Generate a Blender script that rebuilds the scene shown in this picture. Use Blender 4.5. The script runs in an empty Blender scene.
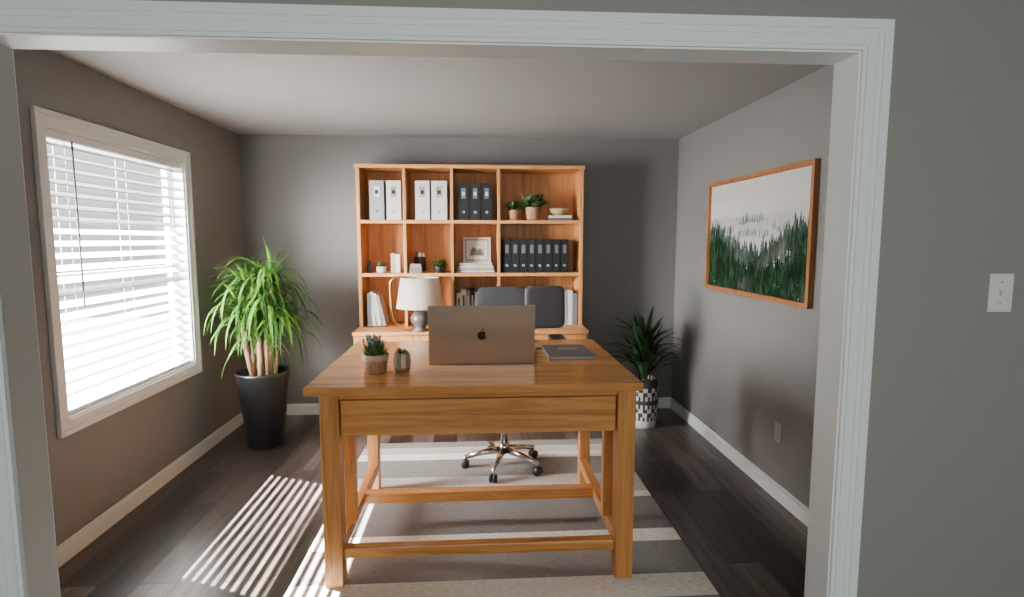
import bpy, math, random
from mathutils import Vector, Matrix, noise
random.seed(7)
S = bpy.context.scene
COL = S.collection

# ------------------------------------------------------------ materials
def newmat(name):
    m = bpy.data.materials.new(name); m.use_nodes = True
    nt = m.node_tree; b = nt.nodes['Principled BSDF']
    return m, nt, b
def plain(name, col, rough=0.5, metal=0.0, bump=0.0, bscale=60, var=0.0, transl=0.0, coat=0.0, spec=0.5):
    m, nt, b = newmat(name)
    b.inputs['Base Color'].default_value = (*col, 1)
    b.inputs['Roughness'].default_value = rough
    b.inputs['Metallic'].default_value = metal
    b.inputs['Coat Weight'].default_value = coat
    b.inputs['Specular IOR Level'].default_value = spec
    if bump > 0 or var > 0:
        tc = nt.nodes.new('ShaderNodeTexCoord'); n = nt.nodes.new('ShaderNodeTexNoise')
        n.inputs['Scale'].default_value = bscale; n.inputs['Detail'].default_value = 4
        nt.links.new(tc.outputs['Object'], n.inputs['Vector'])
        if bump > 0:
            bp = nt.nodes.new('ShaderNodeBump'); bp.inputs['Strength'].default_value = bump
            bp.inputs['Distance'].default_value = 0.005
            nt.links.new(n.outputs['Fac'], bp.inputs['Height']); nt.links.new(bp.outputs['Normal'], b.inputs['Normal'])
        if var > 0:
            r = nt.nodes.new('ShaderNodeValToRGB')
            r.color_ramp.elements[0].position = 0.35; r.color_ramp.elements[1].position = 0.65
            r.color_ramp.elements[0].color = (*[c*(1-var) for c in col], 1)
            r.color_ramp.elements[1].color = (*[min(1, c*(1+var)) for c in col], 1)
            nt.links.new(n.outputs['Fac'], r.inputs['Fac']); nt.links.new(r.outputs['Color'], b.inputs['Base Color'])
    if transl > 0:
        out = nt.nodes['Material Output']; t = nt.nodes.new('ShaderNodeBsdfTranslucent')
        t.inputs['Color'].default_value = (*[min(1, c*1.3) for c in col], 1)
        mx = nt.nodes.new('ShaderNodeMixShader'); mx.inputs[0].default_value = transl
        nt.links.new(b.outputs[0], mx.inputs[1]); nt.links.new(t.outputs[0], mx.inputs[2])
        nt.links.new(mx.outputs[0], out.inputs['Surface'])
    return m
def wood(name, axis, c1, c2, rough=0.38, scale=1.0):
    m, nt, b = newmat(name)
    tc = nt.nodes.new('ShaderNodeTexCoord'); mp = nt.nodes.new('ShaderNodeMapping')
    s = [16*scale]*3; s['xyz'.index(axis)] = 0.8*scale
    mp.inputs['Scale'].default_value = s
    nt.links.new(tc.outputs['Object'], mp.inputs['Vector'])
    n = nt.nodes.new('ShaderNodeTexNoise'); n.inputs['Scale'].default_value = 1.6
    n.inputs['Detail'].default_value = 8; n.inputs['Roughness'].default_value = 0.7; n.inputs['Distortion'].default_value = 0.9
    nt.links.new(mp.outputs[0], n.inputs['Vector'])
    r = nt.nodes.new('ShaderNodeValToRGB')
    r.color_ramp.elements[0].position = 0.34; r.color_ramp.elements[0].color = (*c2, 1)
    r.color_ramp.elements[1].position = 0.56; r.color_ramp.elements[1].color = (*c1, 1)
    nt.links.new(n.outputs['Fac'], r.inputs['Fac']); nt.links.new(r.outputs[0], b.inputs['Base Color'])
    b.inputs['Roughness'].default_value = rough
    bp = nt.nodes.new('ShaderNodeBump'); bp.inputs['Strength'].default_value = 0.08
    nt.links.new(n.outputs['Fac'], bp.inputs['Height']); nt.links.new(bp.outputs[0], b.inputs['Normal'])
    return m

OAK1 = (0.64, 0.29, 0.085); OAK2 = (0.37, 0.138, 0.034)
oak_x = wood('oak_grain_x', 'x', OAK1, OAK2, 0.20)
oak_y = wood('oak_grain_y', 'y', OAK1, OAK2, 0.32)
oak_z = wood('oak_grain_z', 'z', OAK1, OAK2, 0.34)
sh_x = wood('shelf_wood_x', 'x', (0.66, 0.31, 0.105), (0.45, 0.185, 0.054), 0.5)
sh_z = wood('shelf_wood_z', 'z', (0.60, 0.275, 0.09), (0.38, 0.148, 0.042), 0.5)
frame_w = wood('frame_wood', 'z', (0.40, 0.16, 0.05), (0.26, 0.09, 0.03), 0.4)

wallm = plain('wall_paint_grey', (0.188, 0.184, 0.181), 0.75, bump=0.06, bscale=250)
hallm = plain('hall_paint_grey', (0.262, 0.268, 0.242), 0.75, bump=0.06, bscale=250)
ceilm = plain('ceiling_paint', (0.36, 0.362, 0.356), 0.85, bump=0.05, bscale=200)
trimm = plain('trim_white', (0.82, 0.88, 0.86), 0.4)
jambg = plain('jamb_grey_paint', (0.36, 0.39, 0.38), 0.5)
whitem = plain('window_white', (0.92, 0.93, 0.95), 0.4)
slatm = plain('slat_white', (0.80, 0.80, 0.80), 0.5, transl=0.05)
plastic_w = plain('plastic_white', (0.75, 0.73, 0.69), 0.35)
plastic_g = plain('plastic_grey', (0.30, 0.29, 0.275), 0.4)
black = plain('black_plastic', (0.012, 0.012, 0.013), 0.4)
darkm = plain('binder_black', (0.012, 0.013, 0.015), 0.6, spec=0.3)
greyb = plain('binder_grey', (0.30, 0.29, 0.28), 0.5)
whiteb = plain('binder_white', (0.66, 0.64, 0.60), 0.5)
labelm = plain('label_paper', (0.7, 0.69, 0.66), 0.6)
paper = plain('paper', (0.70, 0.68, 0.62), 0.7, var=0.1, bscale=120)
chrome = plain('chrome', (0.62, 0.62, 0.63), 0.18, 1.0)
fabric = plain('chair_fabric_grey', (0.058, 0.058, 0.063), 0.9, bump=0.4, bscale=500, spec=0.2)
fabric2 = plain('chair_fabric_light', (0.080, 0.078, 0.081), 0.9, bump=0.4, bscale=500, spec=0.2)
brass = plain('brass', (0.55, 0.36, 0.15), 0.3, 1.0)
ceramic = plain('ceramic_dark', (0.09, 0.085, 0.08), 0.3)
shadem = plain('lamp_shade_linen', (0.80, 0.72, 0.62), 0.8, bump=0.2, bscale=300, transl=0.35)
laptopm = plain('laptop_metal', (0.38, 0.295, 0.22), 0.36, 0.75)
emblemm = plain('emblem_dark', (0.02, 0.018, 0.016), 0.2)
potblack = plain('pot_black', (0.010, 0.011, 0.012), 0.4, coat=0.15)
soil = plain('soil', (0.03, 0.02, 0.013), 0.95, bump=0.8, bscale=80)
trunk = plain('cane_bark', (0.33, 0.20, 0.11), 0.85, bump=0.6, bscale=60, var=0.3)
leaf_a = plain('leaf_bright', (0.075, 0.180, 0.024), 0.6, var=0.45, bscale=9, transl=0.22, spec=0.15)
leaf_b = plain('leaf_mid', (0.022, 0.068, 0.012), 0.6, var=0.4, bscale=9, transl=0.15, spec=0.15)
leaf_d = plain('leaf_dark', (0.022, 0.062, 0.022), 0.45, var=0.4, bscale=12, transl=0.10, spec=0.35)
leaf_s = plain('leaf_succulent', (0.09, 0.16, 0.055), 0.5, var=0.4, bscale=30)
lav = plain('lavender_bloom', (0.24, 0.18, 0.27), 0.7, var=0.3, bscale=80)
wicker = plain('wicker_brown', (0.32, 0.18, 0.09), 0.8, bump=0.8, bscale=120, var=0.4)
wicker_w = plain('pattern_white', (0.50, 0.48, 0.44), 0.8, bump=0.4, bscale=150)
wicker_k = plain('pattern_black', (0.035, 0.035, 0.035), 0.8, bump=0.4, bscale=150)
terracotta = plain('terracotta', (0.36, 0.17, 0.09), 0.7, var=0.2, bscale=40)
booktan = plain('book_tan', (0.45, 0.34, 0.22), 0.6)
bookgrey = plain('book_grey', (0.14, 0.14, 0.14), 0.6)
notegrey = plain('notebook_cover', (0.085, 0.083, 0.082), 0.5)
jarm = plain('jar_cream', (0.62, 0.58, 0.5), 0.35)
grass = plain('grass', (0.028, 0.034, 0.022), 0.9, var=0.3, bscale=5)

glassm, nt, b = newmat('window_glass')
tr = nt.nodes.new('ShaderNodeBsdfTransparent'); gl = nt.nodes.new('ShaderNodeBsdfGlossy'); gl.inputs['Roughness'].default_value = 0.02
mx = nt.nodes.new('ShaderNodeMixShader'); mx.inputs[0].default_value = 0.06
nt.links.new(tr.outputs[0], mx.inputs[1]); nt.links.new(gl.outputs[0], mx.inputs[2])
nt.links.new(mx.outputs[0], nt.nodes['Material Output'].inputs['Surface'])

# floor planks
floorm, nt, b = newmat('dark_plank_floor')
tc = nt.nodes.new('ShaderNodeTexCoord'); sp = nt.nodes.new('ShaderNodeSeparateXYZ'); cb = nt.nodes.new('ShaderNodeCombineXYZ')
nt.links.new(tc.outputs['Object'], sp.inputs[0]); nt.links.new(sp.outputs['Y'], cb.inputs['X']); nt.links.new(sp.outputs['X'], cb.inputs['Y'])
br = nt.nodes.new('ShaderNodeTexBrick'); br.offset = 0.37
br.inputs['Scale'].default_value = 1; br.inputs['Brick Width'].default_value = 1.25; br.inputs['Row Height'].default_value = 0.17
br.inputs['Mortar Size'].default_value = 0.003; br.inputs['Mortar Smooth'].default_value = 0.2; br.inputs['Bias'].default_value = 0
br.inputs['Color1'].default_value = (0.018, 0.0135, 0.012, 1); br.inputs['Color2'].default_value = (0.120, 0.096, 0.084, 1)
br.inputs['Mortar'].default_value = (0.006, 0.005, 0.004, 1)
nt.links.new(cb.outputs[0], br.inputs['Vector'])
mp = nt.nodes.new('ShaderNodeMapping'); mp.inputs['Scale'].default_value = (22, 1.3, 1)
nt.links.new(tc.outputs['Object'], mp.inputs['Vector'])
n = nt.nodes.new('ShaderNodeTexNoise'); n.inputs['Scale'].default_value = 1.5; n.inputs['Detail'].default_value = 8; n.inputs['Distortion'].default_value = 0.5
nt.links.new(mp.outputs[0], n.inputs['Vector'])
mr = nt.nodes.new('ShaderNodeMapRange'); mr.inputs[1].default_value = 0.3; mr.inputs[2].default_value = 0.7; mr.inputs[3].default_value = 0.4; mr.inputs[4].default_value = 1.7
nt.links.new(n.outputs['Fac'], mr.inputs[0])
mm = nt.nodes.new('ShaderNodeMix'); mm.data_type = 'RGBA'; mm.blend_type = 'MULTIPLY'; mm.inputs[0].default_value = 1
nt.links.new(br.outputs['Color'], mm.inputs[6]); nt.links.new(mr.outputs[0], mm.inputs[7])
nt.links.new(mm.outputs[2], b.inputs['Base Color'])
b.inputs['Roughness'].default_value = 0.28
bp = nt.nodes.new('ShaderNodeBump'); bp.inputs['Strength'].default_value = 0.25; bp.inputs['Distance'].default_value = 0.004
iv = nt.nodes.new('ShaderNodeMath'); iv.operation = 'SUBTRACT'
nt.links.new(n.outputs['Fac'], iv.inputs[0]); nt.links.new(br.outputs['Fac'], iv.inputs[1])
nt.links.new(iv.outputs[0], bp.inputs['Height']); nt.links.new(bp.outputs[0], b.inputs['Normal'])

# rug
RY0, RY1 = 1.78, 4.2
rugm, nt, b = newmat('striped_rug')
tc = nt.nodes.new('ShaderNodeTexCoord'); sp = nt.nodes.new('ShaderNodeSeparateXYZ')
nt.links.new(tc.outputs['Object'], sp.inputs[0])
mr = nt.nodes.new('ShaderNodeMapRange'); mr.inputs[1].default_value = RY0; mr.inputs[2].default_value = RY1
nt.links.new(sp.outputs['Y'], mr.inputs[0])
r = nt.nodes.new('ShaderNodeValToRGB'); cr = r.color_ramp; cr.interpolation = 'CONSTANT'
G = (0.235, 0.225, 0.215, 1); W = (0.86, 0.82, 0.75, 1); L = (0.52, 0.49, 0.455, 1); D = (0.20, 0.19, 0.184, 1)
bands = [(RY0, G), (1.95, W), (2.05, G), (2.25, W), (2.42, G), (2.70, W), (2.82, D), (3.20, W), (3.28, L), (3.55, G), (3.85, W), (3.96, L), (4.08, G)]
cr.elements[0].position = 0; cr.elements[0].color = bands[0][1]
cr.elements[1].position = (bands[1][0]-RY0)/(RY1-RY0); cr.elements[1].color = bands[1][1]
for y, c in bands[2:]:
    e = cr.elements.new((y-RY0)/(RY1-RY0)); e.color = c
nt.links.new(mr.outputs[0], r.inputs[0])
mp = nt.nodes.new('ShaderNodeMapping'); mp.inputs['Scale'].default_value = (30, 200, 1); nt.links.new(tc.outputs['Object'], mp.inputs['Vector'])
n = nt.nodes.new('ShaderNodeTexNoise'); n.inputs['Scale'].default_value = 1; n.inputs['Detail'].default_value = 3
nt.links.new(mp.outputs[0], n.inputs['Vector'])
m2 = nt.nodes.new('ShaderNodeMapRange'); m2.inputs[1].default_value = 0.3; m2.inputs[2].default_value = 0.7; m2.inputs[3].default_value = 0.75; m2.inputs[4].default_value = 1.2
nt.links.new(n.outputs['Fac'], m2.inputs[0])
mm = nt.nodes.new('ShaderNodeMix'); mm.data_type = 'RGBA'; mm.blend_type = 'MULTIPLY'; mm.inputs[0].default_value = 1
nt.links.new(r.outputs[0], mm.inputs[6]); nt.links.new(m2.outputs[0], mm.inputs[7]); nt.links.new(mm.outputs[2], b.inputs['Base Color'])
b.inputs['Roughness'].default_value = 0.95
bp = nt.nodes.new('ShaderNodeBump'); bp.inputs['Strength'].default_value = 0.5; bp.inputs['Distance'].default_value = 0.004
nt.links.new(n.outputs['Fac'], bp.inputs['Height']); nt.links.new(bp.outputs[0], b.inputs['Normal'])

# ------------------------------------------------------------ mesh builder
class MB:
    def __init__(s): s.v = []; s.f = []; s.m = []; s.mats = []; s.sm = []
    def mi(s, mat):
        if mat not in s.mats: s.mats.append(mat)
        return s.mats.index(mat)
    def add(s, vs, fs, mat, smooth=False, M=None):
        o = len(s.v)
        for p in vs:
            p = Vector(p)
            s.v.append(tuple(M @ p) if M else tuple(p))
        for k, f in enumerate(fs):
            s.f.append([i+o for i in f])
            mt = mat[k] if isinstance(mat, list) else mat
            s.m.append(s.mi(mt)); s.sm.append(smooth)
    def box(s, x0, x1, y0, y1, z0, z1, mat, M=None):
        vs = [(x0,y0,z0),(x1,y0,z0),(x1,y1,z0),(x0,y1,z0),(x0,y0,z1),(x1,y0,z1),(x1,y1,z1),(x0,y1,z1)]
        s.add(vs, [(0,3,2,1),(4,5,6,7),(0,1,5,4),(1,2,6,5),(2,3,7,6),(3,0,4,7)], mat, False, M)
    def lathe(s, prof, c=(0,0,0), seg=32, mat=None, M=None, fn=None, smooth=True):
        vs = []; fs = []; ms = []
        for r, z in prof:
            for k in range(seg):
                a = 2*math.pi*k/seg
                vs.append((c[0]+r*math.cos(a), c[1]+r*math.sin(a), c[2]+z))
        for i in range(len(prof)-1):
            for k in range(seg):
                k2 = (k+1) % seg
                fs.append((i*seg+k, i*seg+k2, (i+1)*seg+k2, (i+1)*seg+k))
                ms.append(fn(i, k) if fn else mat)
        s.add(vs, fs, ms, smooth, M)
    def disc(s, r, c, mat, seg=32, M=None):
        s.add([(c[0]+r*math.cos(2*math.pi*k/seg), c[1]+r*math.sin(2*math.pi*k/seg), c[2]) for k in range(seg)], [tuple(range(seg))], mat, False, M)
    def tube(s, pts, rad, mat, seg=10, M=None, caps=True):
        pts = [Vector(p) for p in pts]; n = len(pts)
        if not isinstance(rad, (list, tuple)): rad = [rad]*n
        vs = []; fs = []
        ref = None
        for i, p in enumerate(pts):
            t = (pts[min(i+1, n-1)] - pts[max(i-1, 0)]).normalized()
            if ref is None:
                ref = t.cross(Vector((0, 0, 1)))
                if ref.length < 0.05: ref = t.cross(Vector((1, 0, 0)))
            u = (ref - t*ref.dot(t)).normalized(); w = t.cross(u); ref = u
            for k in range(seg):
                a = 2*math.pi*k/seg
                vs.append(p + rad[i]*(math.cos(a)*u + math.sin(a)*w))
        for i in range(n-1):
            for k in range(seg):
                k2 = (k+1) % seg
                fs.append((i*seg+k, i*seg+k2, (i+1)*seg+k2, (i+1)*seg+k))
        if caps:
            fs.append(tuple(range(seg))[::-1]); fs.append(tuple(range((n-1)*seg, n*seg)))
        s.add(vs, fs, mat, True, M)
    def leaf(s, base, d, length, width, droop, mat, n=7, fold=0.25):
        p = Vector(base); d = Vector(d).normalized(); st = length/n
        side = d.cross(Vector((0, 0, 1)))
        if side.length < 0.05: side = Vector((1, 0, 0))
        side.normalize(); vs = []; fs = []
        for i in range(n+1):
            t = i/n; w = width*0.5*(math.sin(math.pi*min(1, (t*0.86+0.14)))**0.7) if t < 1 else 0.0006
            up = side.cross(d).normalized()
            vs += [p - side*w + up*w*fold, p, p + side*w + up*w*fold]
            p = p + d*st
            d = Vector((d.x, d.y, d.z - droop*st*(0.5+t))).normalized()
        for i in range(n):
            a = i*3
            fs += [(a, a+1, a+4, a+3), (a+1, a+2, a+5, a+4)]
        s.add(vs, fs, mat, True)
    def pad(s, x0, x1, y0, y1, z0, z1, r, mat, M=None, seg=4):
        cx, cy, cz = (x0+x1)/2, (y0+y1)/2, (z0+z1)/2; hx, hy, hz = (x1-x0)/2, (y1-y0)/2, (z1-z0)/2
        U, V = 32, 16; vs = []; fs = []
        def sp(v, e): return math.copysign(abs(v)**e, v)
        for j in range(V+1):
            ph = -math.pi/2 + math.pi*j/V
            for i in range(U):
                th = 2*math.pi*i/U
                vs.append((cx+hx*sp(math.cos(ph), r)*sp(math.cos(th), r), cy+hy*sp(math.cos(ph), r)*sp(math.sin(th), r), cz+hz*sp(math.sin(ph), r)))
        for j in range(V):
            for i in range(U):
                i2 = (i+1) % U
                fs.append((j*U+i, j*U+i2, (j+1)*U+i2, (j+1)*U+i))
        s.add(vs, fs, mat, True, M)
    def build(s, name, loc=(0,0,0), bevel=0.0, rotz=0.0):
        me = bpy.data.meshes.new(name); me.from_pydata(s.v, [], s.f)
        for m in s.mats: me.materials.append(m)
        for p, mi, sm in zip(me.polygons, s.m, s.sm):
            p.material_index = mi; p.use_smooth = sm
        me.validate(); me.update()
        o = bpy.data.objects.new(name, me); COL.objects.link(o); o.location = loc; o.rotation_euler = (0, 0, rotz)
        if bevel > 0:
            b = o.modifiers.new('bevel', 'BEVEL'); b.width = bevel; b.segments = 2; b.limit_method = 'ANGLE'; b.angle_limit = math.radians(50)
            b.harden_normals = False
        return o

# ------------------------------------------------------------ room shell
XL, XR, YB, ZC = -1.99, 1.78, 5.0, 2.42
YN, YF = 1.60, 1.71
OX0, OX1, OZ = -1.278, 1.08, 2.065
HX0, HX1, HY0 = -2.6, 3.0, -2.2
WY0, WY1, WZ0, WZ1 = 2.80, 4.05, 0.67, 2.07

m = MB(); m.box(HX0, HX1, HY0, YB+0.12, -0.05, 0, floorm); m.build('floor')
m = MB(); m.box(XL-0.12, XR+0.12, YF, YB+0.12, ZC, ZC+0.05, ceilm); m.box(HX0, HX1, HY0, YF, ZC+0.0, ZC+0.05, ceilm); m.build('ceiling')
m = MB(); m.box(XL-0.12, XR+0.12, YB, YB+0.12, 0, ZC, wallm); m.build('wall_back')
m = MB(); m.box(XR, XR+0.12, YF, YB, 0, ZC, wallm); m.build('wall_right')
m = MB(); x0 = XL-0.12
m.box(x0, XL, YF, WY0, 0, ZC, wallm); m.box(x0, XL, WY1, YB, 0, ZC, wallm)
m.box(x0, XL, WY0, WY1, 0, WZ0, wallm); m.box(x0, XL, WY0, WY1, WZ1, ZC, wallm); m.build('wall_left')
m = MB()
m.box(HX0, OX0-0.015, YN, YF, 0, ZC, hallm); m.box(OX1+0.015, HX1, YN, YF, 0, ZC, hallm)
m.box(OX0-0.015, OX1+0.015, YN, YF, OZ+0.015, ZC, hallm); m.build('wall_front')
m = MB(); m.box(HX0-0.1, HX0, HY0, YF, 0, ZC, hallm); m.build('wall_hall_left')
m = MB(); m.box(HX1, HX1+0.1, HY0, YF, 0, ZC, hallm); m.build('wall_hall_right')
m = MB(); m.box(HX0-0.1, HX1+0.1, HY0-0.1, HY0, 0, ZC, hallm); m.build('wall_hall_back')

m = MB()
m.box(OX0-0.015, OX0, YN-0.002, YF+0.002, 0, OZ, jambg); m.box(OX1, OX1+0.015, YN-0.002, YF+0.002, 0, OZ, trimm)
m.box(OX0-0.015, OX1+0.015, YN-0.002, YF+0.002, OZ, OZ+0.015, trimm)
strips = [(0.005,0.016,0.011),(0.016,0.022,0.015),(0.022,0.044,0.012),(0.044,0.060,0.015),(0.060,0.086,0.019)]
for o0, o1, th in strips:
    for ys in ((YN-th, YN), (YF, YF+th)):
        m.box(OX0-o1, OX0-o0, ys[0], ys[1], 0, OZ+o1, trimm)
        m.box(OX1+o0, OX1+o1, ys[0], ys[1], 0, OZ+o1, trimm)
        m.box(OX0-o0, OX1+o0, ys[0], ys[1], OZ+o0, OZ+o1, trimm)
m.build('trim_opening')

def baseb(name, boxes):
    m = MB()
    for b_ in boxes: m.box(*b_, trimm)
    m.build(name, bevel=0.004)
baseb('baseboard_back', [(XL, XR, YB-0.014, YB, 0, 0.085), (XL, XR, YB-0.009, YB, 0.085, 0.10)])
baseb('baseboard_left', [(XL, XL+0.014, YF, YB-0.014, 0, 0.085), (XL, XL+0.009, YF, YB-0.014, 0.085, 0.10)])
baseb('baseboard_right', [(XR-0.014, XR, YF, YB-0.014, 0, 0.085), (XR-0.009, XR, YF, YB-0.014, 0.085, 0.10)])
baseb('baseboard_front', [(OX1+0.09, HX1, YN-0.014, YN, 0, 0.1), (HX0, OX0-0.09, YN-0.014, YN, 0, 0.1)])

# window
m = MB()
c = 0.068
for a, b_, th in ((0, 0.045, 0.014), (0.045, c, 0.022)):
    m.box(XL, XL+th, WY0-b_, WY0-a, WZ0-b_, WZ1+b_, whitem); m.box(XL, XL+th, WY1+a, WY1+b_, WZ0-b_, WZ1+b_, whitem)
    m.box(XL, XL+th, WY0-a, WY1+a, WZ1+a, WZ1+b_, whitem); m.box(XL, XL+th, WY0-a, WY1+a, WZ0-b_, WZ0-a, whitem)
m.box(XL-0.1, XL+0.004, WY0, WY0+0.012, WZ0, WZ1, whitem); m.box(XL-0.1, XL+0.004, WY1-0.012, WY1, WZ0, WZ1, whitem)
m.box(XL-0.1, XL+0.004, WY0, WY1, WZ1-0.012, WZ1, whitem); m.box(XL-0.1, XL+0.004, WY0, WY1, WZ0, WZ0+0.012, whitem)
fx0, fx1 = XL-0.115, XL-0.08
m.box(fx0, fx1, WY0+0.012, WY0+0.05, WZ0+0.012, WZ1-0.012, whitem); m.box(fx0, fx1, WY1-0.05, WY1-0.012, WZ0+0.012, WZ1-0.012, whitem)
m.box(fx0, fx1, WY0, WY1, WZ0+0.012, WZ0+0.05, whitem); m.box(fx0, fx1, WY0, WY1, WZ1-0.05, WZ1-0.012, whitem)
m.box(fx0, fx1, WY0, WY1, 1.33, 1.37, whitem)
m.box(XL-0.1, XL-0.096, WY0+0.04, WY1-0.04, WZ0+0.04, WZ1-0.04, glassm)
m.build('window_1', bevel=0.002)
m = MB()
bx = XL-0.038
m.box(bx-0.028, bx+0.03, WY0+0.016, WY1-0.016, WZ1-0.050, WZ1-0.014, whitem)
m.box(bx-0.025, bx+0.025, WY0+0.018, WY1-0.018, WZ0+0.016, WZ0+0.034, whitem)
z = WZ0+0.07; sp_ = 0.060
while z < WZ1-0.06:
    M = Matrix.Translation((bx, 0, z)) @ Matrix.Rotation(math.radians(25), 4, 'Y')
    m.box(-0.030, 0.030, WY0+0.018, WY1-0.018, -0.0022, 0.0022, slatm, M)
    z += sp_
for yy in (WY0+0.15, (WY0+WY1)/2, WY1-0.15):
    for dx in (-0.027, 0.027):
        m.box(bx+dx-0.001, bx+dx+0.001, yy-0.0015, yy+0.0015, WZ0+0.03, WZ1-0.05, whitem)
m.tube([(bx+0.036, WY0+0.19, WZ1-0.05), (bx+0.038, WY0+0.19, 1.2)], 0.0045, black, 8)
m.build('window_blinds')
m = MB(); m.box(XL-0.12-0.52, XL-0.12, 1.2, 5.6, 2.30, 2.42, whitem); m.build('sun_blocker')  # unseen overhang added outside to keep sun off the upper window
m = MB(); m.box(-14, XL-0.12, -6, 14, -0.35, -0.3, grass); m.build('ground')

# outlet, switch
m = MB(); m.box(XR-0.006, XR, 3.125, 3.20, 0.345, 0.46, plastic_g)
for zz in (0.375, 0.425): m.box(XR-0.009, XR-0.005, 3.145, 3.18, zz-0.014, zz+0.016, plastic_g)
m.build('wall_outlet', bevel=0.002)
m = MB(); m.box(1.525, 1.60, YN-0.006, YN, 1.325, 1.44, plastic_w); m.box(1.556, 1.569, YN-0.016, YN-0.005, 1.375, 1.392, plastic_w)
for zz in (1.35, 1.415): m.tube([(1.5625, YN-0.0055, zz), (1.5625, YN-0.0075, zz)], 0.003, plastic_g, 8)
m.build('light_switch', bevel=0.002)

# rug
m = MB(); m.box(-0.84, 1.04, RY0, RY1, 0.0, 0.012, rugm); m.build('striped_rug', bevel=0.004)
RZ = 0.012

# ------------------------------------------------------------ desk
m = MB()
TX0, TX1, TY0, TY1, TZ = -0.735, 0.722, 2.38, 3.48, 0.92
m.box(TX0, TX1, TY0, TY1, TZ-0.036, TZ, oak_x)
LX0, LX1 = -0.675, 0.695; w = 0.080
for lx in (LX0, LX1-w):
    m.box(lx, lx+w, 2.395, 2.395+w, RZ, TZ-0.036, oak_z)
    m.box(lx+0.01, lx+w-0.005, 3.35, 3.35+w-0.01, RZ, TZ-0.036, oak_z)
m.box(LX0+w, LX1-w, 2.435, 2.46, 0.69, TZ-0.036, oak_x)
m.box(LX0+w+0.006, LX1-w-0.006, 2.412, 2.436, 0.696, TZ-0.066, oak_x)
m.box(LX0+w, LX1-w, 2.406, 2.437, TZ-0.06, TZ-0.036, oak_x)
m.box(LX0+w, LX1-w, 3.39, 3.415, 0.72, TZ-0.036, oak_x)
for lx in (LX0+0.02, LX1-0.045): m.box(lx, lx+0.025, 2.395+w, 3.35, 0.72, TZ-0.036, oak_y)
for sx, lx in ((1, LX0+0.03), (-1, LX1-0.03-0.045)):
    m.box(lx, lx+0.045, 2.395+w, 3.352, 0.145, 0.205, oak_y)
    m.box(lx+0.018*sx, lx+0.05+0.018*sx, 2.60, 2.655, 0.20, TZ-0.036, oak_z)
m.box(LX0+w, LX1-w, 2.42, 2.47, 0.135, 0.182, oak_x)
m.box(LX0+0.074, LX1-0.074, 2.92, 2.975, 0.145, 0.205, oak_x)
m.build('wooden_desk', bevel=0.004)

# ------------------------------------------------------------ laptop
m = MB()
m.box(-0.262, 0.262, 0.012, 0.34, 0.0, 0.014, laptopm)
m.box(-0.235, 0.235, 0.04, 0.17, 0.0135, 0.0155, black)
M = Matrix.Translation((0, 0.006, 0.003)) @ Matrix.Rotation(math.radians(9), 4, 'X')
m.box(-0.262, 0.262, -0.004, 0.004, 0.0, 0.302, laptopm, M)
m.box(-0.25, 0.25, 0.0035, 0.0048, 0.022, 0.29, black, M)
pts = []
for k in range(48):
    a = 2*math.pi*k/48
    r_ = 0.023*(1 - 0.13*math.exp(-((a-math.pi/2)/0.28)**2) - 0.07*math.exp(-((a-3*math.pi/2)/0.2)**2))
    x = r_*math.cos(a); z = r_*math.sin(a)*1.04
    dx, dz = x-0.0285, z-0.003
    q = math.hypot(dx, dz)
    if q < 0.013: x = 0.0285 + dx/q*0.013; z = 0.003 + dz/q*0.013
    pts.append((x, z))
m.add([(x, -0.0048, 0.150+z) for x, z in pts], [tuple(range(48))], emblemm, False, M)
lf = [(0.003*math.cos(t)+0.004, 0.032+0.008*math.sin(t)) for t in [2*math.pi*k/14 for k in range(14)]]
m.add([(x+(z-0.03)*0.5, -0.0048, 0.150+z) for x, z in lf], [tuple(range(14))], emblemm, False, M)
m.build('laptop', (0.022, 2.79, TZ), bevel=0.002)

m = MB(); m.box(-0.12, 0.12, -0.16, 0.16, 0, 0.003, notegrey); m.box(-0.115, 0.117, -0.156, 0.156, 0.003, 0.018, greyb)
m.box(-0.12, 0.12, -0.16, 0.16, 0.018, 0.0215, notegrey); m.box(-0.121, -0.117, -0.16, 0.16, 0.0, 0.0215, notegrey)
m.box(-0.05, 0.06, 0.02, 0.06, 0.0214, 0.022, greyb)
m.build('closed_notebook', (0.49, 3.03, TZ), bevel=0.0015, rotz=0.02)
m = MB(); m.tube([(0,0,0.006),(0.11,0.02,0.006),(0.125,0.023,0.006)], [0.0055,0.0055,0.0015], black, 10); m.build('pen', (0.33, 3.16, TZ), rotz=0.3)

def bush(m, c, R, h, n, mats, L=0.05, W=0.012):
    for k in range(n):
        a = random.uniform(0, 6.283); r_ = R*math.sqrt(random.random()); e = random.uniform(0.2, 1.4)
        p = (c[0]+r_*0.7*math.cos(a), c[1]+r_*0.7*math.sin(a), c[2]+random.uniform(0, h))
        d = (math.cos(a)*math.cos(e), math.sin(a)*math.cos(e), math.sin(e))
        m.leaf(p, d, L*random.uniform(0.6, 1.2), W, random.uniform(0, 12), random.choice(mats), n=3)
m = MB()
m.lathe([(0.0,0),(0.046,0),(0.052,0.01),(0.058,0.085),(0.060,0.09),(0.054,0.09),(0.05,0.075),(0,0.075)], seg=32, mat=wicker)
m.lathe([(0.0595,0.062),(0.0605,0.068),(0.062,0.09),(0.056,0.0905)], seg=32, mat=booktan)
bush(m, (0,0,0.07), 0.05, 0.05, 190, [leaf_s, leaf_s, leaf_a], 0.045, 0.013)
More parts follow.
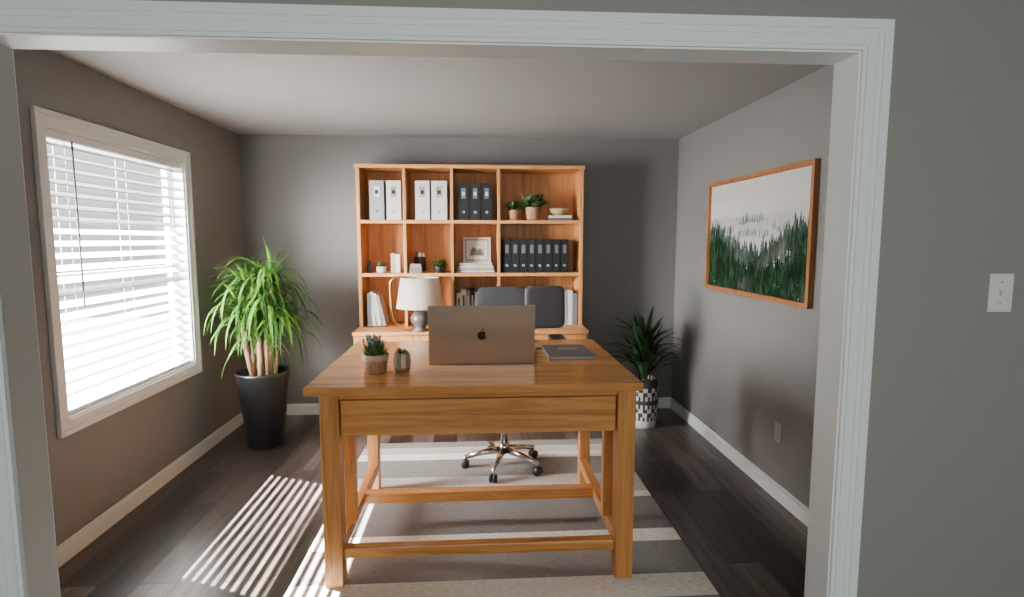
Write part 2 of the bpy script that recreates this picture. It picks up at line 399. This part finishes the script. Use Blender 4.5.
for k in range(34):
    a = random.uniform(0, 6.28); r_ = random.uniform(0, 0.045)
    b0 = Vector((r_*math.cos(a), r_*math.sin(a), 0.09)); t0 = b0*1.35 + Vector((0, 0, random.uniform(0.015, 0.05)))
    m.tube([b0, t0], 0.001, leaf_s, 5); m.pad(t0.x-0.006, t0.x+0.006, t0.y-0.006, t0.y+0.006, t0.z-0.008, t0.z+0.012, 1.0, random.choice([lav, leaf_s, lav]))
m.build('potted_lavender', (-0.478, 2.65, TZ))
m = MB()
m.lathe([(0,0),(0.032,0),(0.040,0.02),(0.042,0.05),(0.036,0.085),(0.034,0.09),(0.031,0.09),(0.033,0.075),(0,0.07)], seg=24,
        fn=lambda i, k: (wicker if (k % 4 < 2) else wicker_w) if i in (2, 3) else wicker)
bush(m, (0,0,0.07), 0.018, 0.015, 60, [leaf_s, wicker, leaf_b], 0.028, 0.012)
m.build('succulent_pot', (-0.358, 2.68, TZ))

# ------------------------------------------------------------ bookcase
BX0, BX1, BF, BB, BT = -0.96, 0.875, 4.65, 4.985, 2.14
t = 0.028
m = MB()
m.box(BX0, BX0+t, BF, BB, 0, BT-t, sh_z); m.box(BX1-t, BX1, BF, BB, 0, BT-t, sh_z)
m.box(BX0-0.008, BX1+0.008, BF-0.01, BB, BT-t, BT, sh_x)
m.box(BX0+t, BX1-t, BB-0.012, BB, 0.0, BT-t, sh_z)
for zz in (1.70, 1.27): m.box(BX0+t, BX1-t, BF+0.003, BB-0.012, zz-t, zz, sh_x)
DV = [-0.58, -0.20, 0.18]
for x in DV: m.box(x-0.012, x+0.012, BF+0.004, BB-0.012, 0.83, BT-t, sh_z)
m.box(BX0-0.006, BX1+0.006, 4.39, BB-0.012, 0.83-t, 0.83, sh_x)
m.box(BX0, BX1, 4.41, BF, 0.06, 0.83-t, sh_z); m.box(BX0+0.02, BX1-0.02, 4.45, BF, 0, 0.06, sh_z)
for k in range(4):
    xa = BX0+0.01+k*0.4525; m.box(xa, xa+0.446, 4.392, 4.41, 0.07, 0.795, sh_z)
    m.tube([(xa+0.41, 4.392, 0.5), (xa+0.41, 4.372, 0.5)], 0.01, brass, 10)
m.build('bookcase', bevel=0.003)

Z1, Z2, Z3 = 1.70, 1.27, 0.83
def binder(m, x, w_, y, z, h, mat, lab=True, ring=True):
    m.box(x, x+w_, y, y+0.25, z, z+h, mat)
    if lab:
        m.box(x+w_*0.3, x+w_*0.7, y-0.001, y, z+h*0.58, z+h*0.86, labelm if mat is greyb else (greyb if mat is whiteb else bookgrey))
        m.box(x+w_*0.38, x+w_*0.62, y-0.0015, y-0.001, z+h*0.66, z+h*0.76, black if mat is not darkm else labelm)
    if ring:
        M = Matrix.Translation((x+w_/2, y-0.0005, z+h*0.22)) @ Matrix.Rotation(math.pi/2, 4, 'X')
        m.lathe([(0.011,0),(0.011,0.002),(0.006,0.002),(0.006,0)], seg=16, mat=chrome, M=M)
m = MB(); binder(m, 0, 0.115, 0, 0, 0.315, greyb); binder(m, 0.135, 0.115, 0, 0, 0.315, whiteb); m.build('ring_binders', (-0.86, 4.68, Z1), bevel=0.002)
m = MB(); binder(m, 0, 0.115, 0, 0, 0.315, whiteb); binder(m, 0.13, 0.125, 0, 0, 0.315, whiteb); m.build('ring_binders.001', (-0.495, 4.68, Z1), bevel=0.002)
m = MB()
for k in range(3): binder(m, k*0.094, 0.088, 0, 0, 0.30, darkm)
m.build('ring_binders.002', (-0.15, 4.68, Z1), bevel=0.002)
m = MB()
for k in range(8):
    binder(m, k*0.0685, 0.064, 0, 0, 0.275, darkm, lab=False)
    m.box(k*0.0685+0.018, k*0.0685+0.046, -0.001, 0, 0.16, 0.23, bookgrey)
m.build('ring_binders.003', (0.215, 4.68, Z2), bevel=0.002)

def smallpot(name, loc, r, h, mat, n, L=0.06, W=0.02, mats=(leaf_s, leaf_b), R=None):
    m = MB(); m.lathe([(0,0),(r*0.8,0),(r*0.86,h*0.1),(r,h*0.95),(r,h),(r*0.88,h),(r*0.85,h*0.85),(0,h*0.85)], seg=24, mat=mat)
    bush(m, (0,0,h*0.85), R or r, h*0.4, n, list(mats), L, W); return m.build(name, loc)
smallpot('potted_succulent', (0.31, 4.74, Z1), 0.055, 0.085, terracotta, 90, 0.065, 0.02)
smallpot('potted_succulent.001', (0.465, 4.75, Z1), 0.065, 0.11, terracotta, 220, 0.10, 0.022, (leaf_s, leaf_s, leaf_b), R=0.10)
m = MB(); m.box(-0.1, 0.1, -0.08, 0.08, 0, 0.022, bookgrey); m.box(-0.09, 0.095, -0.075, 0.08, 0.022, 0.042, paper)
m.lathe([(0,0.042),(0.035,0.042),(0.075,0.075),(0.085,0.10),(0.078,0.10),(0.03,0.055),(0,0.055)], seg=28, mat=booktan)
m.build('stacked_books_with_bowl', (0.69, 4.78, Z1), bevel=0.0015)

smallpot('small_planter', (-0.79, 4.76, Z2), 0.045, 0.05, jarm, 30, 0.045, 0.012)
m = MB(); m.lathe([(0,0),(0.022,0),(0.026,0.03),(0.016,0.07),(0.012,0.09),(0.015,0.10),(0.011,0.10),(0,0.08)], seg=24, mat=ceramic); m.build('bud_vase', (-0.895, 4.80, Z2))
m = MB(); m.box(0, 0.035, 0, 0.12, 0, 0.16, booktan); m.box(0.037, 0.075, 0, 0.12, 0, 0.15, whiteb); m.build('small_books', (-0.71, 4.74, Z2), bevel=0.002)
m = MB(); m.lathe([(0,0),(0.045,0),(0.05,0.01),(0.05,0.13),(0.04,0.145),(0.04,0.165),(0.034,0.17),(0,0.17)], seg=24, fn=lambda i,k: black if i in (2,) else chrome)
m.build('storage_jar', (-0.475, 4.80, Z2))
m = MB(); m.box(-0.05,0.05,0,0.05,0,0.045,bookgrey); m.box(-0.045,0.045,0.0,0.045,0.045,0.075,terracotta); m.build('trinket_box', (-0.50, 4.67, Z2), bevel=0.003)
smallpot('potted_herb', (-0.31, 4.75, Z2), 0.05, 0.05, black, 120, 0.055, 0.014, (leaf_b, leaf_a), R=0.055)
m = MB()
zz = 0
for k, (mt, ww) in enumerate([(bookgrey, 0.16), (booktan, 0.15), (darkm, 0.155), (paper, 0.14)]):
    m.box(-ww, ww*0.98, -0.10, 0.11, zz, zz+0.019, mt); m.box(-ww+0.004, ww*0.98-0.004, -0.101, -0.097, zz+0.004, zz+0.015, greyb if k % 2 else paper); zz += 0.0195
m.build('book_stack', (-0.01, 4.80, Z2), bevel=0.001)
m = MB(); M = Matrix.Rotation(math.radians(-8), 4, 'X')
m.box(-0.115, 0.115, 0, 0.014, 0, 0.215, whiteb, M); m.box(-0.10, 0.10, -0.002, 0.001, 0.015, 0.20, greyb, M)
m.box(-0.088, 0.088, -0.003, -0.001, 0.027, 0.188, paper, M); m.box(-0.055, 0.06, -0.004, -0.002, 0.06, 0.12, booktan, M)
m.add([(-0.06,-0.0045,0.06),(0.06,-0.0045,0.06),(0.03,-0.0045,0.12),(0.0,-0.0045,0.10),(-0.03,-0.0045,0.14)], [(0,1,2,3,4)], bookgrey, False, M)
m.build('photo_frame', (0.0, 4.80, Z2+0.0785), bevel=0.001)

m = MB(); cx = 0
for mt, th, hh, an in ((bookgrey,0.035,0.27,0),(whiteb,0.03,0.28,-4),(paper,0.035,0.27,-9),(greyb,0.028,0.26,-13)):
    M = Matrix.Translation((cx, 0, 0.0)) @ Matrix.Rotation(math.radians(an), 4, 'Y')
    m.box(0, th, 0, 0.2, 0.0, hh, mt, M); cx += th+0.004+0.006*(an != 0)
m.build('leaning_books', (-0.90, 4.68, Z3+0.004), bevel=0.002)
m = MB(); cx = 0
for k in range(7):
    th = random.uniform(0.026, 0.038); hh = random.uniform(0.27, 0.31)
    m.box(cx, cx+th, 0, 0.2, 0, hh, [whiteb, paper, greyb, darkm, whiteb, booktan, bookgrey][k]); m.box(cx+th*.3, cx+th*.7, -0.001, 0, hh*.5, hh*.85, black if k in (0,1,4) else paper); cx += th+0.003
m.build('upright_books', (-0.17, 4.68, Z3), bevel=0.002)
m = MB(); cx = 0
for k in range(9):
    th = random.uniform(0.03, 0.042); hh = random.uniform(0.25, 0.31)
    m.box(cx, cx+th, 0, 0.2, 0, hh, [paper, whiteb, bookgrey, paper, booktan, darkm, greyb, paper, bookgrey][k]); cx += th+0.003
m.build('upright_books.001', (0.48, 4.68, Z3), bevel=0.002)

# lamp
m = MB()
m.lathe([(0,0),(0.062,0),(0.064,0.012),(0.04,0.022),(0.05,0.04),(0.075,0.075),(0.078,0.105),(0.06,0.14),(0.03,0.16),(0.016,0.17),(0.014,0.24),(0,0.24)], seg=32, mat=ceramic)
m.lathe([(0.185,0.185),(0.148,0.42),(0.145,0.42),(0.182,0.185),(0.185,0.185)], seg=48, mat=shadem)
for a in range(3):
    th = a*2.094; m.tube([(0,0,0.40),(0.147*math.cos(th),0.147*math.sin(th),0.415)], 0.002, brass, 6)
m.tube([(0,0,0.24),(0,0,0.41)], 0.004, brass, 8)
arc = []
for k in range(17):
    a = math.pi*k/16; arc.append((-0.145+0.085*math.cos(a), -0.02, 0.36+0.07*math.sin(a)))
arc = [(-0.055,-0.02,0.33)] + arc + [(-0.225,-0.02,0.2),(-0.20,-0.02,0.08),(-0.12,-0.02,0.012),(-0.05,-0.01,0.008)]
m.tube(arc, 0.006, brass, 10)
m.build('table_lamp', (-0.445, 4.44, Z3))

# ------------------------------------------------------------ office chair
m = MB()
for k in range(5):
    a = math.radians(90+72*k+18); ca, sa = math.cos(a), math.sin(a)
    m.tube([(0.02*ca,0.02*sa,0.125),(0.15*ca,0.15*sa,0.105),(0.265*ca,0.265*sa,0.075)], [0.026,0.02,0.015], chrome, 10)
    m.tube([(0.262*ca,0.262*sa,0.08),(0.262*ca,0.262*sa,0.052)], 0.009, chrome, 8)
    for s_ in (-1, 1):
        q0, q1 = 0.005*s_, 0.022*s_
        m.tube([(0.262*ca-sa*q0, 0.262*sa+ca*q0, 0.028),(0.262*ca-sa*q1, 0.262*sa+ca*q1, 0.028)], 0.028, black, 18)
m.tube([(0,0,0.10),(0,0,0.17)], 0.034, chrome, 16); m.tube([(0,0,0.16),(0,0,0.36)], 0.024, chrome, 16); m.tube([(0,0,0.34),(0,0,0.52)], 0.016, chrome, 12)
m.box(-0.1, 0.1, -0.1, 0.12, 0.50, 0.53, black)
m.pad(-0.25, 0.27, -0.24, 0.24, 0.52, 0.63, 0.45, fabric)
m.tube([(0.03,0.12,0.515),(0.05,0.30,0.53),(0.06,0.35,0.62),(0.06,0.34,0.9)], 0.02, black, 10)
M = Matrix.Translation((0, 0.28, 0.70)) @ Matrix.Rotation(math.radians(-5), 4, 'X')
m.pad(-0.195, 0.185, -0.035, 0.035, 0.0, 0.50, 0.34, fabric, M)
M = Matrix.Translation((0.308, 0.275, 0.70)) @ Matrix.Rotation(math.radians(-5), 4, 'X') @ Matrix.Rotation(math.radians(12), 4, 'Z')
m.pad(-0.15, 0.145, -0.035, 0.035, 0.20, 0.505, 0.28, fabric2, M)
m.tube([(0.05,0.33,0.86),(0.30,0.33,0.98)], 0.018, black, 8)
for sx in (-0.26, 0.37):
    m.tube([(sx*0.7, 0.0, 0.53),(sx, 0.02, 0.56),(sx, 0.04, 0.83)], 0.014, black, 10)
    m.pad(sx-0.055, sx+0.055, -0.08, 0.22, 0.83, 0.875, 0.4, black)
m.build('office_chair', (0.175, 3.70, RZ))

# ------------------------------------------------------------ plants
m = MB()
m.lathe([(0,0),(0.12,0),(0.125,0.01),(0.185,0.54),(0.192,0.555),(0.192,0.57),(0.178,0.57),(0.17,0.51),(0,0.51)], seg=48, mat=potblack)
m.disc(0.168, (0,0,0.515), soil)
heads = [(-0.05,0.03,1.20),(0.07,-0.02,1.13),(0.01,0.08,1.30),(0.14,0.05,1.0),(-0.12,-0.04,1.04),(0.0,-0.08,0.96),(-0.03,0.0,1.10),(0.09,0.0,1.27),(-0.12,0.05,1.27)]
for hx, hy, hz in heads:
    b0 = Vector((hx*0.5, hy*0.5, 0.51)); t0 = Vector((hx, hy, hz))
    mid = (b0+t0)/2 + Vector((random.uniform(-0.02, 0.02), random.uniform(-0.02, 0.02), 0))
    m.tube([b0, mid, t0], [0.022, 0.018, 0.012], trunk, 10)
    for k in range(66):
        a = random.uniform(0, 6.283); e = random.uniform(-0.1, 1.4)
        zz = hz - random.uniform(0, 0.16)
        L_ = random.uniform(0.22, 0.50) * (0.7 if e > 1.0 else 1)
        f = (zz-0.51)/(hz-0.51); p = b0.lerp(t0, f)
        d = (math.cos(a)*math.cos(e), math.sin(a)*math.cos(e), math.sin(e))
        m.leaf(p, d, L_, random.uniform(0.014, 0.024), random.uniform(3, 13), random.choice([leaf_a, leaf_a, leaf_b]), n=8)
for i, v in enumerate(m.v):
    if v[0] < -0.30: m.v[i] = (-0.30 + (v[0]+0.30)*0.15, v[1], v[2])
m.build('potted_dracaena_palm', (-1.60, 4.26, 0))

m = MB()
prof = [(0,0),(0.095,0)] + [(0.1+0.02*math.sin(math.pi*(k/12)*0.9), 0.41*k/12) for k in range(13)] + [(0.098,0.41),(0.096,0.37),(0,0.37)]
def pat(i, k):
    if i < 2: return wicker_w
    j = i-2
    if j in (0, 1): return wicker_w
    if j in (3, 4, 8, 9): return wicker_k if ((k + (j % 2)*2) % 4) < 2 else wicker_w
    if j in (6, 11): return wicker_k
    if j == 10: return wicker_k
    return wicker_w if k % 2 else wicker_k
m.lathe(prof, seg=40, fn=pat, smooth=True)
m.disc(0.097, (0,0,0.375), soil)
for k in range(80):
    a = random.uniform(0, 6.283); e = random.uniform(0.45, 1.5); r_ = random.uniform(0, 0.03)
    zz = 0.37+random.uniform(0, 0.34)
    m.leaf((r_*math.cos(a), r_*math.sin(a), zz), (math.cos(a)*math.cos(e), math.sin(a)*math.cos(e), math.sin(e)), random.uniform(0.26, 0.38), 0.042, random.uniform(1, 4.5), leaf_d, n=7)
m.tube([(0,0,0.37),(0.005,0,0.74)], 0.014, trunk, 8)
m.build('potted_dracaena', (1.37, 4.52, 0))

# ------------------------------------------------------------ wall art
PY0, PY1, PZ0, PZ1 = 2.885, 4.25, 1.175, 1.96
fw = 0.028
m = MB(); X1_ = XR-0.001; X0_ = XR-0.034
m.box(X0_, X1_, PY0, PY0+fw, PZ0, PZ1, frame_w); m.box(X0_, X1_, PY1-fw, PY1, PZ0, PZ1, frame_w)
m.box(X0_, X1_, PY0+fw, PY1-fw, PZ0, PZ0+fw, frame_w); m.box(X0_, X1_, PY0+fw, PY1-fw, PZ1-fw, PZ1, frame_w)
framo = m.build('frame', bevel=0.002)
W_, H_ = PY1-PY0-2*fw, PZ1-PZ0-2*fw
vs, fs, cs = [], [], []
nu, nv = 80, 50
def fogcol(u, v):
    nn = noise.noise(Vector((u*3, v*7, 0.3)))*0.5 + noise.noise(Vector((u*9, v*14, 2)))*0.25
    sky = 0.66 + 0.12*nn
    return Vector((sky*1.0, sky*0.985, sky*0.95))
for j in range(nv+1):
    for i in range(nu+1):
        u, v = i/nu, j/nv
        vs.append((u, v, 0.0)); mist = fogcol(u, v)
        rid = 0.66 + 0.08*noise.noise(Vector((u*2.5, 0, 5))) + 0.03*noise.noise(Vector((u*9, 0, 5)))
        if v < rid: mist = mist.lerp(Vector((0.42, 0.46, 0.46)), max(0, 0.6*(1-(rid-v)*5)))
        cs.append((*mist, 1))
for j in range(nv):
    for i in range(nu):
        a = j*(nu+1)+i; fs.append((a, a+1, a+nu+2, a+nu+1))
def prof_(u):
    P = [(0,0.60),(0.1,0.62),(0.2,0.54),(0.32,0.46),(0.45,0.38),(0.6,0.40),(0.75,0.50),(0.88,0.60),(1.0,0.62)]
    for (a, x), (b_, y) in zip(P, P[1:]):
        if u <= b_: return x + (y-x)*(u-a)/(b_-a)
    return P[-1][1]
dep = 0.0004
def tree(u, zb0, h, w_, cc, dep, fogamt=0.0):
    tiers = 6
    for s_ in range(tiers):
        zb = zb0 + h*s_*0.16; ww = w_*(1-0.14*s_)*random.uniform(0.75, 1.15); hh = h*0.30
        jj = random.uniform(-0.25, 0.25)*ww
        tri = [(u-ww+jj, zb-random.uniform(0, 0.012)), (u+ww+jj, zb-random.uniform(0, 0.012)), (u+jj*0.3, zb+hh)]
        o = len(vs)
        c_ = cc*random.uniform(0.7, 1.25)
        if fogamt > 0: c_ = c_.lerp(Vector((0.55, 0.56, 0.54)), fogamt*(1-s_/tiers))
        for a_, z_ in tri: vs.append((min(1, max(0, a_)), min(0.98, max(0, z_)), dep+0.00002*s_)); cs.append((*c_, 1))
        fs.append((o, o+1, o+2))
for r_ in range(5):
    base = 0.68 - 0.06*r_; dep += 0.00017
    for k in range(110):
        u = random.random()
        band = noise.noise(Vector((u*3.2, r_*0.9, 4.0)))
        if band < 0.05: continue
        g = 0.22 - 0.03*r_
        cc = Vector((g*0.85, g*1.08, g*1.0))
        tree(u, base - 0.10*abs(u-0.5) + random.uniform(-0.02, 0.015)-0.05, random.uniform(0.035, 0.08), random.uniform(0.006, 0.011), cc, dep, max(0, min(0.9, 0.8-band*1.5)))
rows = 18
for r_ in range(rows):
    q = r_/(rows-1); dep += 0.00018
    for k in range(64):
        u = (k + random.uniform(-0.7, 0.7))/63
        fg = noise.noise(Vector((u*3.5, q*4, 21.0)))
        if q < 0.4 and fg > 0.12: continue
        b_ = prof_(min(1, max(0, u)))*(1-q) - 0.11 + random.uniform(-0.05, 0.03)
        h = random.uniform(0.07, 0.19); w_ = h*random.uniform(0.12, 0.2)
        near = random.choice([Vector((0.006, 0.022, 0.010)), Vector((0.013, 0.040, 0.017)), Vector((0.004, 0.013, 0.007)), Vector((0.024, 0.062, 0.026))])
        cc = Vector((0.04, 0.07, 0.06)).lerp(near, min(1, q*3+0.35))*random.uniform(0.7, 1.2)
        tree(u, b_, h, w_, cc, dep, max(0, min(0.75, (0.42-q)*1.4*(0.6+fg*2))))
me = bpy.data.meshes.new('canvas')
me.from_pydata([(X1_-0.012-d, PY1-fw-u*W_, PZ0+fw+v*H_) for u, v, d in vs], [], fs)
ca = me.color_attributes.new('Col', 'FLOAT_COLOR', 'POINT')
for i, c_ in enumerate(cs): ca.data[i].color = c_
cm, nt, b = newmat('forest_print'); at = nt.nodes.new('ShaderNodeAttribute'); at.attribute_name = 'Col'
nt.links.new(at.outputs['Color'], b.inputs['Base Color']); b.inputs['Roughness'].default_value = 0.8; b.inputs['Specular IOR Level'].default_value = 0.1
me.materials.append(cm); canvas = bpy.data.objects.new('canvas', me); COL.objects.link(canvas)
e = bpy.data.objects.new('framed_forest_picture', None); COL.objects.link(e)
framo.parent = e; canvas.parent = e

# ------------------------------------------------------------ lights
def area(name, loc, target, sx, sy, power, col=(1,1,1)):
    l = bpy.data.lights.new(name, 'AREA'); l.shape = 'RECTANGLE'; l.size = sx; l.size_y = sy; l.energy = power; l.color = col
    o = bpy.data.objects.new(name, l); COL.objects.link(o); o.location = loc
    o.rotation_euler = (Vector(target)-Vector(loc)).to_track_quat('-Z', 'Y').to_euler(); return o
l = bpy.data.lights.new('sun', 'SUN'); l.energy = 360; l.angle = math.radians(0.5); l.color = (1, 0.955, 0.90)
o = bpy.data.objects.new('sun', l); COL.objects.link(o); o.rotation_euler = Vector((0.88, -0.38, -1)).to_track_quat('-Z', 'Y').to_euler(); o.location = (-4, 5, 5)
area('sky_light', (-3.2, 2.6, 1.6), (-2.0, 3.35, 1.35), 1.4, 1.4, 1350, (1.0, 0.985, 0.965))
area('hall_fill_light', (0.2, -1.9, 1.5), (0.2, 3.0, 1.4), 3.2, 1.6, 74, (0.97, 1, 0.98))  # added soft fill behind the camera; the hall has no window
w = bpy.data.worlds.new('World'); S.world = w; w.use_nodes = True
bg = w.node_tree.nodes['Background']; bg.inputs[0].default_value = (0.95, 0.97, 1, 1); bg.inputs[1].default_value = 1.3

# ------------------------------------------------------------ camera
cam = bpy.data.cameras.new('camera'); co = bpy.data.objects.new('camera', cam); COL.objects.link(co)
cam.sensor_width = 36; cam.lens = 567*36/1024; cam.clip_start = 0.05
co.location = (0, 0, 1.54); co.rotation_euler = (math.radians(90-5.9), 0, math.radians(-3.53))
S.camera = co
